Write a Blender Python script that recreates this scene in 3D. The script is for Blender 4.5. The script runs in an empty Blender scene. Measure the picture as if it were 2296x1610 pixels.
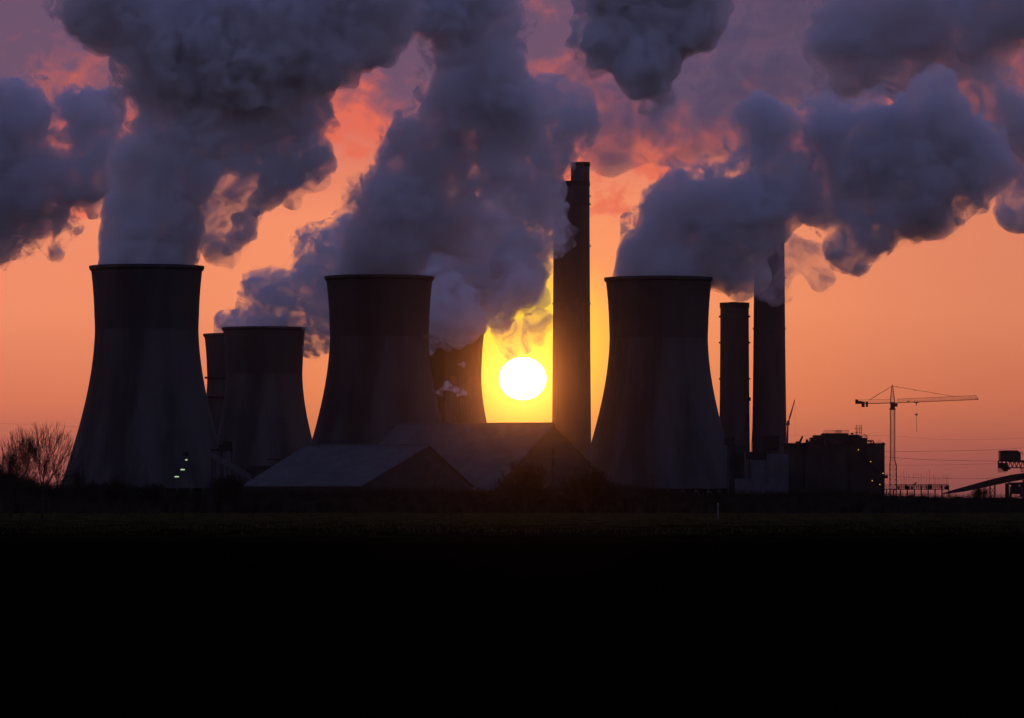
import bpy, bmesh, math, random
import numpy as np
from mathutils import Vector, Matrix, noise as mn

R = math.radians
scene = bpy.context.scene
COL = scene.collection

# ------------------------------------------------------------------ camera
F = 11204.0                 # focal length in reference pixels (picture 2296 wide)
HC = 3.0                    # eye height above the field
U0, VH = 1148.0, 1120.0     # centre column, horizon row
def P(u, v, D):             # point at distance D seen in direction (u, v)
    return Vector(((u - U0) / F * D, D, HC + (VH - v) / F * D))
def S(px, D):               # size in metres of px at distance D
    return px / F * D

cam_d = bpy.data.cameras.new("camera")
cam = bpy.data.objects.new("camera", cam_d); COL.objects.link(cam)
cam_d.sensor_width = 36.0
cam_d.lens = 36.0 * F / 2296.0
cam_d.shift_y = (VH - 805.0) / 2296.0
cam_d.clip_start = 1.0; cam_d.clip_end = 60000.0
cam.location = (0, 0, HC); cam.rotation_euler = (R(90), 0, 0)
scene.camera = cam

# ------------------------------------------------------------------ light
SUN_AZ = math.atan((1172 - U0) / F); SUN_EL = math.atan((VH - 849) / F)
scene.view_settings.view_transform = 'Standard'
scene.view_settings.look = 'None'
scene.view_settings.exposure = 1.0
scene.view_settings.gamma = 1.0
scene.view_settings.use_curve_mapping = False
scene.cycles.volume_bounces = 8
scene.cycles.max_bounces = 14
scene.cycles.diffuse_bounces = 2
scene.cycles.transparent_max_bounces = 48
scene.cycles.volume_step_rate = 1.0
scene.cycles.volume_max_steps = 256
scene.cycles.use_denoising = True; scene.cycles.use_light_tree = False; scene.cycles.use_adaptive_sampling=True; scene.cycles.adaptive_threshold=0.02; scene.cycles.adaptive_min_samples=24
scene.cycles.sample_clamp_indirect = 4.0

sun_dir = Vector((math.sin(SUN_AZ) * math.cos(SUN_EL), math.cos(SUN_AZ) * math.cos(SUN_EL), math.sin(SUN_EL)))
sl = bpy.data.lights.new("sun_light", 'SUN'); sl.energy = 0.002; sl.angle = R(0.5); sl.color = (1.0, 0.30, 0.07)
so = bpy.data.objects.new("sun_light", sl); COL.objects.link(so)
so.rotation_euler = (-sun_dir).to_track_quat('-Z', 'Y').to_euler()
so.location = (0, 0, 500)

# ------------------------------------------------------------------ node helper
def lin(r, g, b):
    f = lambda c: (c / 255 / 12.92) if c / 255 <= 0.04045 else ((c / 255 + 0.055) / 1.055) ** 2.4
    return (f(r), f(g), f(b), 1.0)
class X:                    # a socket with arithmetic
    def __init__(s, nt, sock): s.nt, s.s = nt, sock
    def _m(s, op, *o, clamp=False):
        n = s.nt.nodes.new('ShaderNodeMath'); n.operation = op; n.use_clamp = clamp
        for i, v in enumerate((s,) + o):
            if isinstance(v, X): s.nt.links.new(v.s, n.inputs[i])
            else: n.inputs[i].default_value = v
        return X(s.nt, n.outputs[0])
    def __add__(s, o): return s._m('ADD', o)
    def __sub__(s, o): return s._m('SUBTRACT', o)
    def __mul__(s, o): return s._m('MULTIPLY', o)
    def __truediv__(s, o): return s._m('DIVIDE', o)
    def pw(s, o): return s._m('POWER', o)
    def sat(s): return s._m('ADD', 0.0, clamp=True)
    def sm(s, a, b, lo=0.0, hi=1.0):
        n = s.nt.nodes.new('ShaderNodeMapRange'); n.interpolation_type = 'SMOOTHSTEP'
        s.nt.links.new(s.s, n.inputs[0])
        for i, v in enumerate((a, b, lo, hi)): n.inputs[i + 1].default_value = v
        return X(s.nt, n.outputs[0])
def comb(nt, x, y, z):
    n = nt.nodes.new('ShaderNodeCombineXYZ')
    for i, v in enumerate((x, y, z)):
        if isinstance(v, X): nt.links.new(v.s, n.inputs[i])
        else: n.inputs[i].default_value = v
    return n.outputs[0]
def nz(nt, vec, scale, detail=4.0, rough=0.55, dist=0.0):
    n = nt.nodes.new('ShaderNodeTexNoise'); nt.links.new(vec, n.inputs['Vector'])
    n.inputs['Scale'].default_value = scale; n.inputs['Detail'].default_value = detail
    n.inputs['Roughness'].default_value = rough; n.inputs['Distortion'].default_value = dist
    return X(nt, n.outputs[0])
def mixc(nt, fac, a, b):
    n = nt.nodes.new('ShaderNodeMix'); n.data_type = 'RGBA'; n.clamp_factor = True
    nt.links.new(fac.s, n.inputs[0])
    for v, i in ((a, 6), (b, 7)):
        if isinstance(v, tuple): n.inputs[i].default_value = v
        else: nt.links.new(v, n.inputs[i])
    return n.outputs[2]
def addc(nt, a, col, fac):
    n = nt.nodes.new('ShaderNodeMix'); n.data_type = 'RGBA'; n.blend_type = 'ADD'; n.clamp_factor = False
    nt.links.new(fac.s, n.inputs[0]); nt.links.new(a, n.inputs[6]); n.inputs[7].default_value = col
    return n.outputs[2]
def ramp(nt, fac, stops):
    n = nt.nodes.new('ShaderNodeValToRGB'); nt.links.new(fac.s, n.inputs[0])
    cr = n.color_ramp
    while len(cr.elements) < len(stops): cr.elements.new(0.5)
    for e, (p, c) in zip(cr.elements, stops): e.position = p; e.color = c
    return n.outputs[0]

# ------------------------------------------------------------------ sky
def make_world():
    w = bpy.data.worlds.new("World"); scene.world = w; w.use_nodes = True
    nt = w.node_tree; nt.nodes.clear()
    out = nt.nodes.new('ShaderNodeOutputWorld'); bg = nt.nodes.new('ShaderNodeBackground')
    nt.links.new(bg.outputs[0], out.inputs[0])
    tc = nt.nodes.new('ShaderNodeTexCoord'); sp = nt.nodes.new('ShaderNodeSeparateXYZ')
    nt.links.new(tc.outputs['Generated'], sp.inputs[0])
    x, y, z = (X(nt, sp.outputs[i]) for i in range(3))
    az = x._m('ARCTAN2', y); el = z._m('ARCSINE')
    # kilo-units: one unit = 5.1 degrees
    a = az * (F / 1000.0); e = el * (F / 1000.0)
    K = lambda v: (VH - v) / 1000.0
    # the clear western sky by elevation
    wob = nz(nt, comb(nt, a * 0.35, e * 2.2, 3.0), 1.0, 4.0, 0.5) - 0.5
    t = (e + wob * 0.10) / 3.0
    g = lambda v: K(v) / 3.0
    base = ramp(nt, t, [(0.0, lin(128, 72, 80)), (g(1030), lin(165, 88, 84)), (g(900), lin(212, 116, 88)), (g(700), lin(236, 140, 104)),
                        (g(480), lin(240, 142, 108)), (g(280), lin(214, 112, 102)), (g(90), lin(132, 94, 122)),
                        (g(-150), lin(104, 88, 122)), (0.75, lin(62, 66, 104)), (1.0, lin(44, 52, 92))])
    # glow round the low sun
    sa, se = SUN_AZ * F / 1000.0, SUN_EL * F / 1000.0
    da = a - sa; de = (e - se) * 1.1
    r = (da * da + de * de).pw(0.5)
    rl = (da * da * 0.35 + de * de).pw(0.5)
    base = addc(nt, base, (0.40, 0.12, 0.0, 1), (rl * -3.0)._m('EXPONENT') * 0.7)
    da2 = a - sa; de2 = (e - se - 0.085) * 1.15; r2 = (da2 * da2 + de2 * de2).pw(0.5)
    glow = mixc(nt, (r * -6.0)._m('EXPONENT') * 1.15, base, lin(255, 182, 64))
    glow = mixc(nt, r2.sm(0.08, 0.28, 1.0, 0.0), glow, (1.05, 0.70, 0.045, 1))
    base = glow
    # old steam and cloud drifting high and far off
    v1 = comb(nt, a, e * 1.15, 0.0)
    n1 = nz(nt, v1, 1.9, 8.0, 0.60, 0.5); n2 = nz(nt, comb(nt, a * 1.0, e, 5.0), 5.0, 8.0, 0.62, 0.6)
    n3 = nz(nt, comb(nt, a * 0.8, e * 1.1, 9.0), 12.0, 6.0, 0.6, 0.4)
    cov = n1 * 0.50 + n2 * 0.34 + n3 * 0.20 + e.sm(K(660), K(60), -0.16, 0.13) + a.sm(-0.5, 0.45, -0.035, 0.035) + a.sm(-1.1, -0.8, 0.075, 0.0) + a.sm(0.72, 0.95, 0.0, -0.085)
    cl = e.sm(K(700), K(480)) * (e.sm(3.0, 6.0, 1.0, 0.0))
    base = mixc(nt, cov.sm(0.46, 0.51) * cl * 0.85, base, lin(232, 108, 84))
    base = mixc(nt, cov.sm(0.515, 0.57) * cl * 0.9, base, lin(168, 92, 98))
    base = mixc(nt, cov.sm(0.55, 0.64) * cl * 0.95, base, lin(104, 82, 108))
    base = mixc(nt, r.sm(0.10, 0.20, 1.0, 0.0) * 0.9, base, glow)
    # the rest of the dome: a physical dusk sky
    sky = nt.nodes.new('ShaderNodeTexSky'); sky.sky_type = 'NISHITA'; sky.sun_disc = False
    sky.sun_elevation = SUN_EL; sky.sun_rotation = SUN_AZ
    sky.air_density = 1.2; sky.dust_density = 1.5; sky.ozone_density = 3.0
    mul = nt.nodes.new('ShaderNodeVectorMath'); mul.operation = 'SCALE'; mul.inputs['Scale'].default_value = 0.15
    nt.links.new(sky.outputs[0], mul.inputs[0])
    far = mixc(nt, (el * 1.0).sm(-0.02, 0.0), (0.004, 0.004, 0.006, 1), mul.outputs[0])
    tint = nt.nodes.new('ShaderNodeVectorMath'); tint.operation = 'MULTIPLY'; tint.inputs[1].default_value = (1.68, 1.0, 1.38)
    nt.links.new(far, tint.inputs[0]); far = tint.outputs[0]
    half = nt.nodes.new('ShaderNodeVectorMath'); half.operation = 'SCALE'; nt.links.new((a.sm(0.3, 1.2, 0.5, 0.42)).s, half.inputs['Scale'])
    nt.links.new(base, half.inputs[0]); base = half.outputs[0]
    west = (az * az).pw(0.5).sm(R(14), R(45), 1.0, 0.0) * el.sm(R(6), R(16), 1.0, 0.0) * el.sm(-0.03, -0.005)
    col = mixc(nt, west, far, base)
    nt.links.new(col, bg.inputs[0]); bg.inputs[1].default_value = 1.0
make_world()

# ------------------------------------------------------------------ tags, objects
def tag(o, label=None, cat=None, group=None, kind=None):
    if label: o['label'] = label
    if cat: o['category'] = cat
    if group: o['group'] = group
    if kind: o['kind'] = kind
    return o
def thing(name, loc, label, cat, group=None):
    o = bpy.data.objects.new(name, None); COL.objects.link(o); o.location = loc
    o.empty_display_size = 2
    return tag(o, label, cat, group)
def link(name, me, mat, parent=None, smooth=False):
    """mesh given in world coordinates; keeps its place under the parent"""
    o = bpy.data.objects.new(name, me); COL.objects.link(o)
    if mat and not me.materials: me.materials.append(mat)
    if parent:
        o.parent = parent
        me.transform(Matrix.Translation(-parent_world(parent)))
    else:
        bb = np.empty(len(me.vertices) * 3, dtype=np.float32); me.vertices.foreach_get('co', bb); bb = bb.reshape(-1, 3)
        c = Vector(((bb[:, 0].min() + bb[:, 0].max()) / 2, (bb[:, 1].min() + bb[:, 1].max()) / 2, bb[:, 2].min()))
        me.transform(Matrix.Translation(-c)); o.location = c
    if smooth: me.polygons.foreach_set('use_smooth', [True] * len(me.polygons))
    return o
def parent_world(p):
    v = Vector((0, 0, 0))
    while p: v += p.location; p = p.parent
    return v
class MB:
    def __init__(s): s.v = []; s.f = []
    def add(s, vs, fs):
        b = len(s.v); s.v += [tuple(x) for x in vs]; s.f += [tuple(i + b for i in f) for f in fs]; return s
    def box(s, a, b):
        (x0, y0, z0), (x1, y1, z1) = a, b
        return s.add([(x0, y0, z0), (x1, y0, z0), (x1, y1, z0), (x0, y1, z0), (x0, y0, z1), (x1, y0, z1), (x1, y1, z1), (x0, y1, z1)],
                     [(0, 3, 2, 1), (4, 5, 6, 7), (0, 1, 5, 4), (1, 2, 6, 5), (2, 3, 7, 6), (3, 0, 4, 7)])
    def tube(s, a, b, r0, r1=None, n=6):
        a = Vector(a); b = Vector(b); r1 = r0 if r1 is None else r1
        d = b - a
        if d.length < 1e-6: return s
        d.normalize(); u = d.orthogonal().normalized(); w = d.cross(u)
        vs = []
        for p, r in ((a, r0), (b, r1)):
            for k in range(n):
                t = 2 * math.pi * k / n; vs.append(p + (u * math.cos(t) + w * math.sin(t)) * r)
        fs = [(k, (k + 1) % n, n + (k + 1) % n, n + k) for k in range(n)] + [tuple(reversed(range(n))), tuple(range(n, 2 * n))]
        return s.add(vs, fs)
    def mesh(s, name='m'):
        me = bpy.data.meshes.new(name); me.from_pydata(s.v, [], s.f); me.update(); return me
    def build(s, name, mat, parent=None, smooth=False):
        return link(name, s.mesh(name), mat, parent, smooth)
def lathe(prof, c, n=96, name='lathe', closed=True):
    vs = []; fs = []
    for r, z in prof:
        for k in range(n):
            t = 2 * math.pi * k / n; vs.append((c[0] + r * math.cos(t), c[1] + r * math.sin(t), c[2] + z))
    m = len(prof)
    for i in range(m if closed else m - 1):
        j = (i + 1) % m
        for k in range(n):
            fs.append((i * n + k, i * n + (k + 1) % n, j * n + (k + 1) % n, j * n + k))
    me = bpy.data.meshes.new(name); me.from_pydata(vs, [], fs); me.update()
    return me

# ------------------------------------------------------------------ materials
def mat(name, c, rough=0.8, var=0.25, scale=0.3, c2=None, stretch=(1, 1, 1), metal=0.0, bump=0.0, spec=0.2):
    m = bpy.data.materials.new(name); m.use_nodes = True; nt = m.node_tree
    p = nt.nodes['Principled BSDF']
    tc = nt.nodes.new('ShaderNodeTexCoord'); mp = nt.nodes.new('ShaderNodeMapping'); mp.inputs['Scale'].default_value = stretch
    nt.links.new(tc.outputs['Object'], mp.inputs[0])
    n = nz(nt, mp.outputs[0], scale, 6.0, 0.6)
    a = tuple(x * (1 - var) for x in c) + (1,); b = tuple(x * (1 + var) for x in (c2 or c)) + (1,)
    nt.links.new(mixc(nt, n.sm(0.35, 0.65), a, b), p.inputs['Base Color'])
    p.inputs['Roughness'].default_value = rough; p.inputs['Metallic'].default_value = metal
    p.inputs['Specular IOR Level'].default_value = spec
    if bump:
        bn = nt.nodes.new('ShaderNodeBump'); bn.inputs['Strength'].default_value = bump
        nt.links.new(n.s, bn.inputs['Height']); nt.links.new(bn.outputs[0], p.inputs['Normal'])
    return m
M = {
    'steel': mat('painted_steel', (0.05, 0.045, 0.04), 0.6, 0.3, 1.0),
    'black': mat('sooty_steel', (0.02, 0.018, 0.018), 0.7, 0.3, 1.0),
    'twig': mat('bark', (0.05, 0.038, 0.028), 0.9, 0.3, 1.5, spec=0.0),
}

# ------------------------------------------------------------------ steam
def steam_mat(name, dens, aniso=0.15, col=(0.995, 0.995, 0.995), floor=0.12, gaps=None, gscale=0.02, rough=0.6, detail=4.0, dist=0.0):
    m = bpy.data.materials.new(name); m.use_nodes = True; nt = m.node_tree; nt.nodes.clear()
    out = nt.nodes.new('ShaderNodeOutputMaterial')
    pv = nt.nodes.new('ShaderNodeVolumePrincipled')
    pv.inputs['Color'].default_value = col + (1,)
    pv.inputs['Anisotropy'].default_value = aniso
    pv.inputs['Density'].default_value = dens
    nt.links.new(pv.outputs[0], out.inputs['Volume'])
    if gaps:
        tc = nt.nodes.new('ShaderNodeTexCoord')
        n = nz(nt, tc.outputs['Object'], gscale, detail, rough, dist)
        nt.links.new(((n.sm(gaps[0], gaps[1]) * (1 - floor) + floor) * dens).s, pv.inputs['Density'])
    # a trace of droplets on the skin, so that the plume is a body and not only air
    tr = nt.nodes.new('ShaderNodeBsdfTransparent'); df = nt.nodes.new('ShaderNodeBsdfDiffuse'); mx = nt.nodes.new('ShaderNodeMixShader')
    df.inputs[0].default_value = (0.8, 0.8, 0.8, 1); mx.inputs[0].default_value = 0.015
    nt.links.new(tr.outputs[0], mx.inputs[1]); nt.links.new(df.outputs[0], mx.inputs[2]); nt.links.new(mx.outputs[0], out.inputs['Surface'])
    return m

def blob_mesh(blobs, D, voxel, amps, seed, flat=0.75, jit=0.35, clip_z=None):
    rnd = random.Random(seed)
    bm = bmesh.new()
    for b in blobs:
        u, v, r = b[:3]; dd = b[3] if len(b) > 3 else rnd.uniform(-jit, jit) * S(r, D)
        c = P(u, v, D); c.y += dd; rr = S(r, D)
        bmesh.ops.create_icosphere(bm, subdivisions=3, radius=1.0, matrix=Matrix.Translation(c) @ Matrix.Diagonal((rr, rr * flat, rr, 1)))
    me = bpy.data.meshes.new('tmp'); bm.to_mesh(me); bm.free()
    o = bpy.data.objects.new('tmp', me); COL.objects.link(o)
    md = o.modifiers.new('r', 'REMESH'); md.mode = 'VOXEL'; md.voxel_size = voxel
    sm = o.modifiers.new('s', 'SMOOTH'); sm.iterations = 6; sm.factor = 0.6
    dg = bpy.context.evaluated_depsgraph_get()
    me2 = bpy.data.meshes.new_from_object(o.evaluated_get(dg))
    bpy.data.objects.remove(o); bpy.data.meshes.remove(me)
    n = len(me2.vertices); co = np.empty(n * 3, dtype=np.float32); no = np.empty(n * 3, dtype=np.float32)
    me2.vertices.foreach_get('co', co); me2.vertex_normals.foreach_get('vector', no)
    co = co.reshape(-1, 3); no = no.reshape(-1, 3)
    off = Vector((seed * 37.1, seed * 11.3, seed * 5.7))
    d = np.zeros(n, dtype=np.float32)
    for i in range(n):
        p = Vector(co[i]) + off
        w = mn.noise_vector(p / 30.0) * 8.0
        s = 0.0
        for j, (size, amp) in enumerate(amps):
            q = (p + w) / size
            if j == 0: s += amp * (0.9 * mn.noise(q) + 0.25 - 0.35 * mn.voronoi(q)[0][0])
            else: s += amp * (0.5 - mn.voronoi(q)[0][0]) + amp * 0.4 * mn.noise(q * 1.7)
        d[i] = s + 0.25 * amps[-1][1] * mn.noise(p / 2.0)
    fade = np.ones(n)
    if clip_z: fade = np.clip((co[:, 2] - clip_z) / 60.0, 0.04, 1.0)
    co += no * (d * fade)[:, None]
    me2.vertices.foreach_set('co', co.reshape(-1)); me2.update()
    # a second voxel pass welds folds and drops inside-out pockets
    o = bpy.data.objects.new('tmp', me2); COL.objects.link(o)
    md = o.modifiers.new('r', 'REMESH'); md.mode = 'VOXEL'; md.voxel_size = voxel * 0.72
    dg = bpy.context.evaluated_depsgraph_get()
    me3 = bpy.data.meshes.new_from_object(o.evaluated_get(dg))
    bpy.data.objects.remove(o); bpy.data.meshes.remove(me2)
    return me3
BIG = [(34.0, 14.0), (15.0, 9.0), (7.0, 4.6), (3.5, 2.0)]
SOFT = [(40.0, 16.0), (18.0, 9.0), (8.0, 4.0)]

def plume(label, blobs, D, seed, m, voxel=2.6, amps=BIG, group=None, name='steam_plume', clip=None, cat='steam', fringe=13, vr=0):
    o = tag(link(name, blob_mesh(blobs, D, voxel, amps, seed, clip_z=clip), m), label, cat, group)
    if fringe:
        bl = []
        for b in blobs:
            g = fringe * (1.0 if not clip else max(0.0, min(1.0, (612 - b[1]) / 90.0)))
            bl.append((b[0], b[1] - g * 0.1, b[2] + g) + tuple(b[3:]))
        link('fringe', blob_mesh(bl, D, voxel, [(q * 0.8, a_ * 1.15) for q, a_ in amps], seed, clip_z=clip), FR, o)
    return o

FR = steam_mat('torn_steam', 0.24, gaps=(0.49, 0.60), gscale=0.085, rough=0.68, detail=7.0, dist=0.6, floor=0.0)
FR.cycles.volume_step_rate = 0.3
FR2 = steam_mat('curling_steam', 0.32, gaps=(0.40, 0.58), gscale=0.07, rough=0.68, detail=7.0, dist=0.8, floor=0.02)
FR2.cycles.volume_step_rate = 0.3
ST = steam_mat('steam', 0.16, gaps=(0.30, 0.58), gscale=0.08, detail=6.0, rough=0.65)
ST_OLD = steam_mat('older_steam', 0.09, gaps=(0.30, 0.62), gscale=0.07)
ST_THIN = steam_mat('thin_steam', 0.14, gaps=(0.44, 0.66), gscale=0.06, detail=7.0, rough=0.66, dist=0.8)
ST_WISP = steam_mat('ragged_steam', 0.24, gaps=(0.46, 0.62), gscale=0.05, detail=8.0, rough=0.68, dist=1.0); ST_WISP.cycles.volume_step_rate = 0.25
ST_DARK = steam_mat('close_steam', 0.40, gaps=(0.30, 0.55), gscale=0.10, detail=6.0, rough=0.65); ST_DARK.cycles.volume_step_rate = 0.25
ST_FAR = steam_mat('far_steam', 0.045, gaps=(0.42, 0.62), gscale=0.028, detail=8.0, rough=0.66, dist=0.7); ST_FAR.cycles.volume_step_rate = 0.3
ST_VEIL = steam_mat('veil_steam', 0.10, gaps=(0.44, 0.62), gscale=0.08, detail=7.0, rough=0.66, dist=0.8); ST_VEIL.cycles.volume_step_rate = 0.3
ST_HIGH = steam_mat('spread_steam', 0.20, gaps=(0.43, 0.60), gscale=0.045, detail=8.0, rough=0.66, dist=0.7)
ST_PUFF = steam_mat('fresh_steam', 0.5, gaps=(0.40, 0.60), gscale=0.25)
for m_, q in ((ST, 0.2), (ST_OLD, 0.2), (ST_THIN, 0.3), (ST_HIGH, 0.3), (ST_PUFF, 0.3)):
    m_.cycles.volume_step_rate = q

D1, D2, D3, D4, D5, D6 = 2710.0, 2835.0, 2852.0, 3675.0, 3820.0, 3750.0
GP = 'steam plumes of the power station'
p1 = plume('broadest dark steam plume, rising from the leftmost near cooling tower to the top edge',
      [(329,606,111),(329,580,110),(333,540,110),(345,480,112),(365,420,116),(385,350,118),(400,280,118),(400,200,120),(420,90,150),(560,60,180),(560,220,120),(640,270,85),
       (650,180,110),(700,110,120),(800,10,130),(640,340,70),(685,330,44),(640,385,30),(250,20,90),(250,-30,110),(440,300,90),(540,290,90),(160,0,40)], D1, 1, ST, group=GP, clip=128)
w = blob_mesh([(470,575,24),(500,565,26),(525,540,26),(545,505,28),(560,465,34),(590,430,40),(630,400,42),(670,390,36),(500,480,50),(470,520,45),(520,420,60),(480,400,50),(560,380,50),(610,370,60),(690,345,46),(705,395,28),(650,440,28),(545,545,26),(520,575,20)],
              D1 - 15, 2.2, [(15, 7), (7, 4), (3.5, 1.6)], 11)
link('wisp', w, ST_WISP, p1)
w = blob_mesh([(452,588,15),(478,580,20),(508,564,24),(534,534,24),(556,498,26),(578,462,28),(612,430,32),(652,410,34),(692,398,30),(716,368,32),(640,380,34)], D1 + 10, 2.2, [(15, 7), (7, 5), (3.5, 2.2)], 19)
link('wisp', w, FR2, p1)
p2 = plume('dark upright steam plume over the near cooling tower directly left of the sun',
      [(850,628,108),(853,600,104),(862,550,101),(880,490,100),(942,420,102),(1003,330,94),(1060,250,108),(1080,190,110),(1140,240,90),(1010,140,65),(1050,60,105),
       (1000,-20,120),(880,-10,90),(850,425,30),(885,360,26),(915,305,22),(1000,480,85),(1060,560,42),(1090,380,70),(1110,500,40)], D2, 2, ST, group=GP, clip=128)
p3 = plume('long pale mauve steam plume drifting up from the far towers behind the middle near tower',
      [(562,722,40),(600,730,60),(565,700,36),(547,745,60,140),(530,722,40,140),(600,675,50),(650,650,55),(700,620,58),(715,570,40),(755,530,50),(790,470,24),(720,700,66),(700,745,30),
       (850,600,110),(950,620,100),(1040,640,110),(1130,600,100),(1150,540,86),(1158,430,96),(1180,330,90),(1225,250,80),(1130,690,42,-60),(1190,650,42,-60),(1285,262,46),
       (980,700,60,-120),(1040,715,48,-120)], D4 + 10, 4, ST_OLD, voxel=3.2, amps=[(40, 17), (18, 8), (8, 4), (4, 1.6)], group=GP)
p5 = plume('steam plume blown far to the right from the near cooling tower right of the sun',
      [(1477,630,108),(1476,600,101),(1484,560,94),(1500,500,92),(1520,440,68),(1530,395,34),(1600,450,76),(1600,540,95),(1670,480,105),(1730,420,88),(1720,320,82),(1710,280,50),(1790,380,80),
       (1640,580,80),(1660,650,34),(1690,620,45),(1860,310,75),(1860,250,55),(1850,450,62),(1930,360,105),(2020,330,115),(2100,260,90),
       (2150,350,100),(2050,430,110),(1950,500,80),(1895,560,52),(2100,470,65),(2190,400,70),(1925,595,30)], D3, 3, ST, group=GP, clip=128)
w = blob_mesh([(1735,560,50),(1740,610,42),(1735,650,36),(1772,560,24),(1770,620,22),(1768,665,20),(1830,590,40),(1850,630,30)], D3 + 20, 2.2, [(15, 7), (7, 4), (3.5, 1.6)], 12)
link('wisp', w, ST_THIN, p5)
plume('dark ragged steam cloud at the left edge of the picture',
      [(40,260,85),(0,330,100),(60,430,100),(90,480,75),(190,255,62),(215,310,50),(190,390,60),(225,420,34),(20,510,60),(-60,400,150),(120,370,60),(-40,230,70),(0,545,28)], 3000.0, 5, ST, group=GP)
plume('lone dark steam cloud hanging above the tall chimney at the top edge',
      [(1380,60,90),(1480,40,108),(1560,50,66),(1450,130,80),(1425,180,46),(1400,-20,120),(1550,-10,80),(1590,40,34),(1330,90,36),(1500,120,50)], 2300.0, 6, ST_DARK, fringe=5, voxel=2.1, group=GP)
plume('brownish broken steam veil spread across the upper right corner',
      [(1900,120,80),(2100,165,80),(2200,165,80),(1960,175,60),(2040,180,60),(1950,40,110),(2090,60,110),(2230,90,90),(2250,230,80),(2270,380,60),(1880,190,60),(2000,150,60),(2290,480,60),(2330,300,110),(2160,170,60),(2050,-20,120),(2250,-20,120)],
      3600.0, 7, ST_HIGH, fringe=0, voxel=4.0, amps=[(60, 25), (28, 13), (12, 6)], group=GP)
plume('faint mauve steam veil high behind the tall chimney and its right side',
      [(1450,270,100),(1550,300,100),(1650,200,95),(1500,190,90),(1700,80,110),(1380,330,70),(1300,200,80),(1620,340,60),(1780,150,70),(1800,20,90)],
      4400.0, 8, ST_FAR, fringe=0, voxel=5.0, amps=[(70, 28), (30, 14), (12, 6)], group=GP)
plume('thin veil of steam in front of the top of the wide tall chimney',
      [(1246,430,28),(1250,470,30),(1250,515,30),(1248,555,26),(1225,500,40),(1225,440,40),(1272,470,12),(1276,520,14),(1285,545,12)], 3820.0, 9, ST_WISP, fringe=0, voxel=2.0, amps=[(12, 5), (6, 3), (3, 1.4)], group=GP)
MB_ = blob_mesh([(925,742,34),(965,752,34),(1005,750,30),(1040,742,24),(985,728,40),(1062,738,16),(1075,722,20)], D4 - 60, 2.4, [(15, 7), (7, 4), (3.5, 1.6)], 17)
link('wisp', MB_, ST_WISP, p3)
plume('small pale puff of steam blowing from the short dark stack',
      [(985,876,9),(997,870,9),(1010,868,9),(1022,872,8),(1035,878,8),(1044,884,6),(1030,885,7),(1003,858,5),(990,884,6)], 2985.0, 10, ST_PUFF, fringe=0, voxel=0.9, amps=[(6, 2.4), (2.5, 1.0)], group='small puffs of steam')
plume('tiny pale steam puff floating free above the short dark stack',
      [(1028,817,6),(1036,814,7),(1041,820,5)], 2985.0, 13, ST_PUFF, fringe=0, voxel=0.9, amps=[(6, 2.0), (2.5, 1.0)], group='small puffs of steam')
plume('smoky veil of steam above the sun disc',
      [(1125,750,26),(1155,742,30),(1190,732,32),(1220,712,30),(1145,775,22),(1172,772,20),(1130,735,28),(1150,795,17),(1205,760,16)], 3900.0, 14, ST_WISP, fringe=0, voxel=2.2, amps=[(15, 6), (7, 4), (3.5, 1.6)], group=GP)

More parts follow.
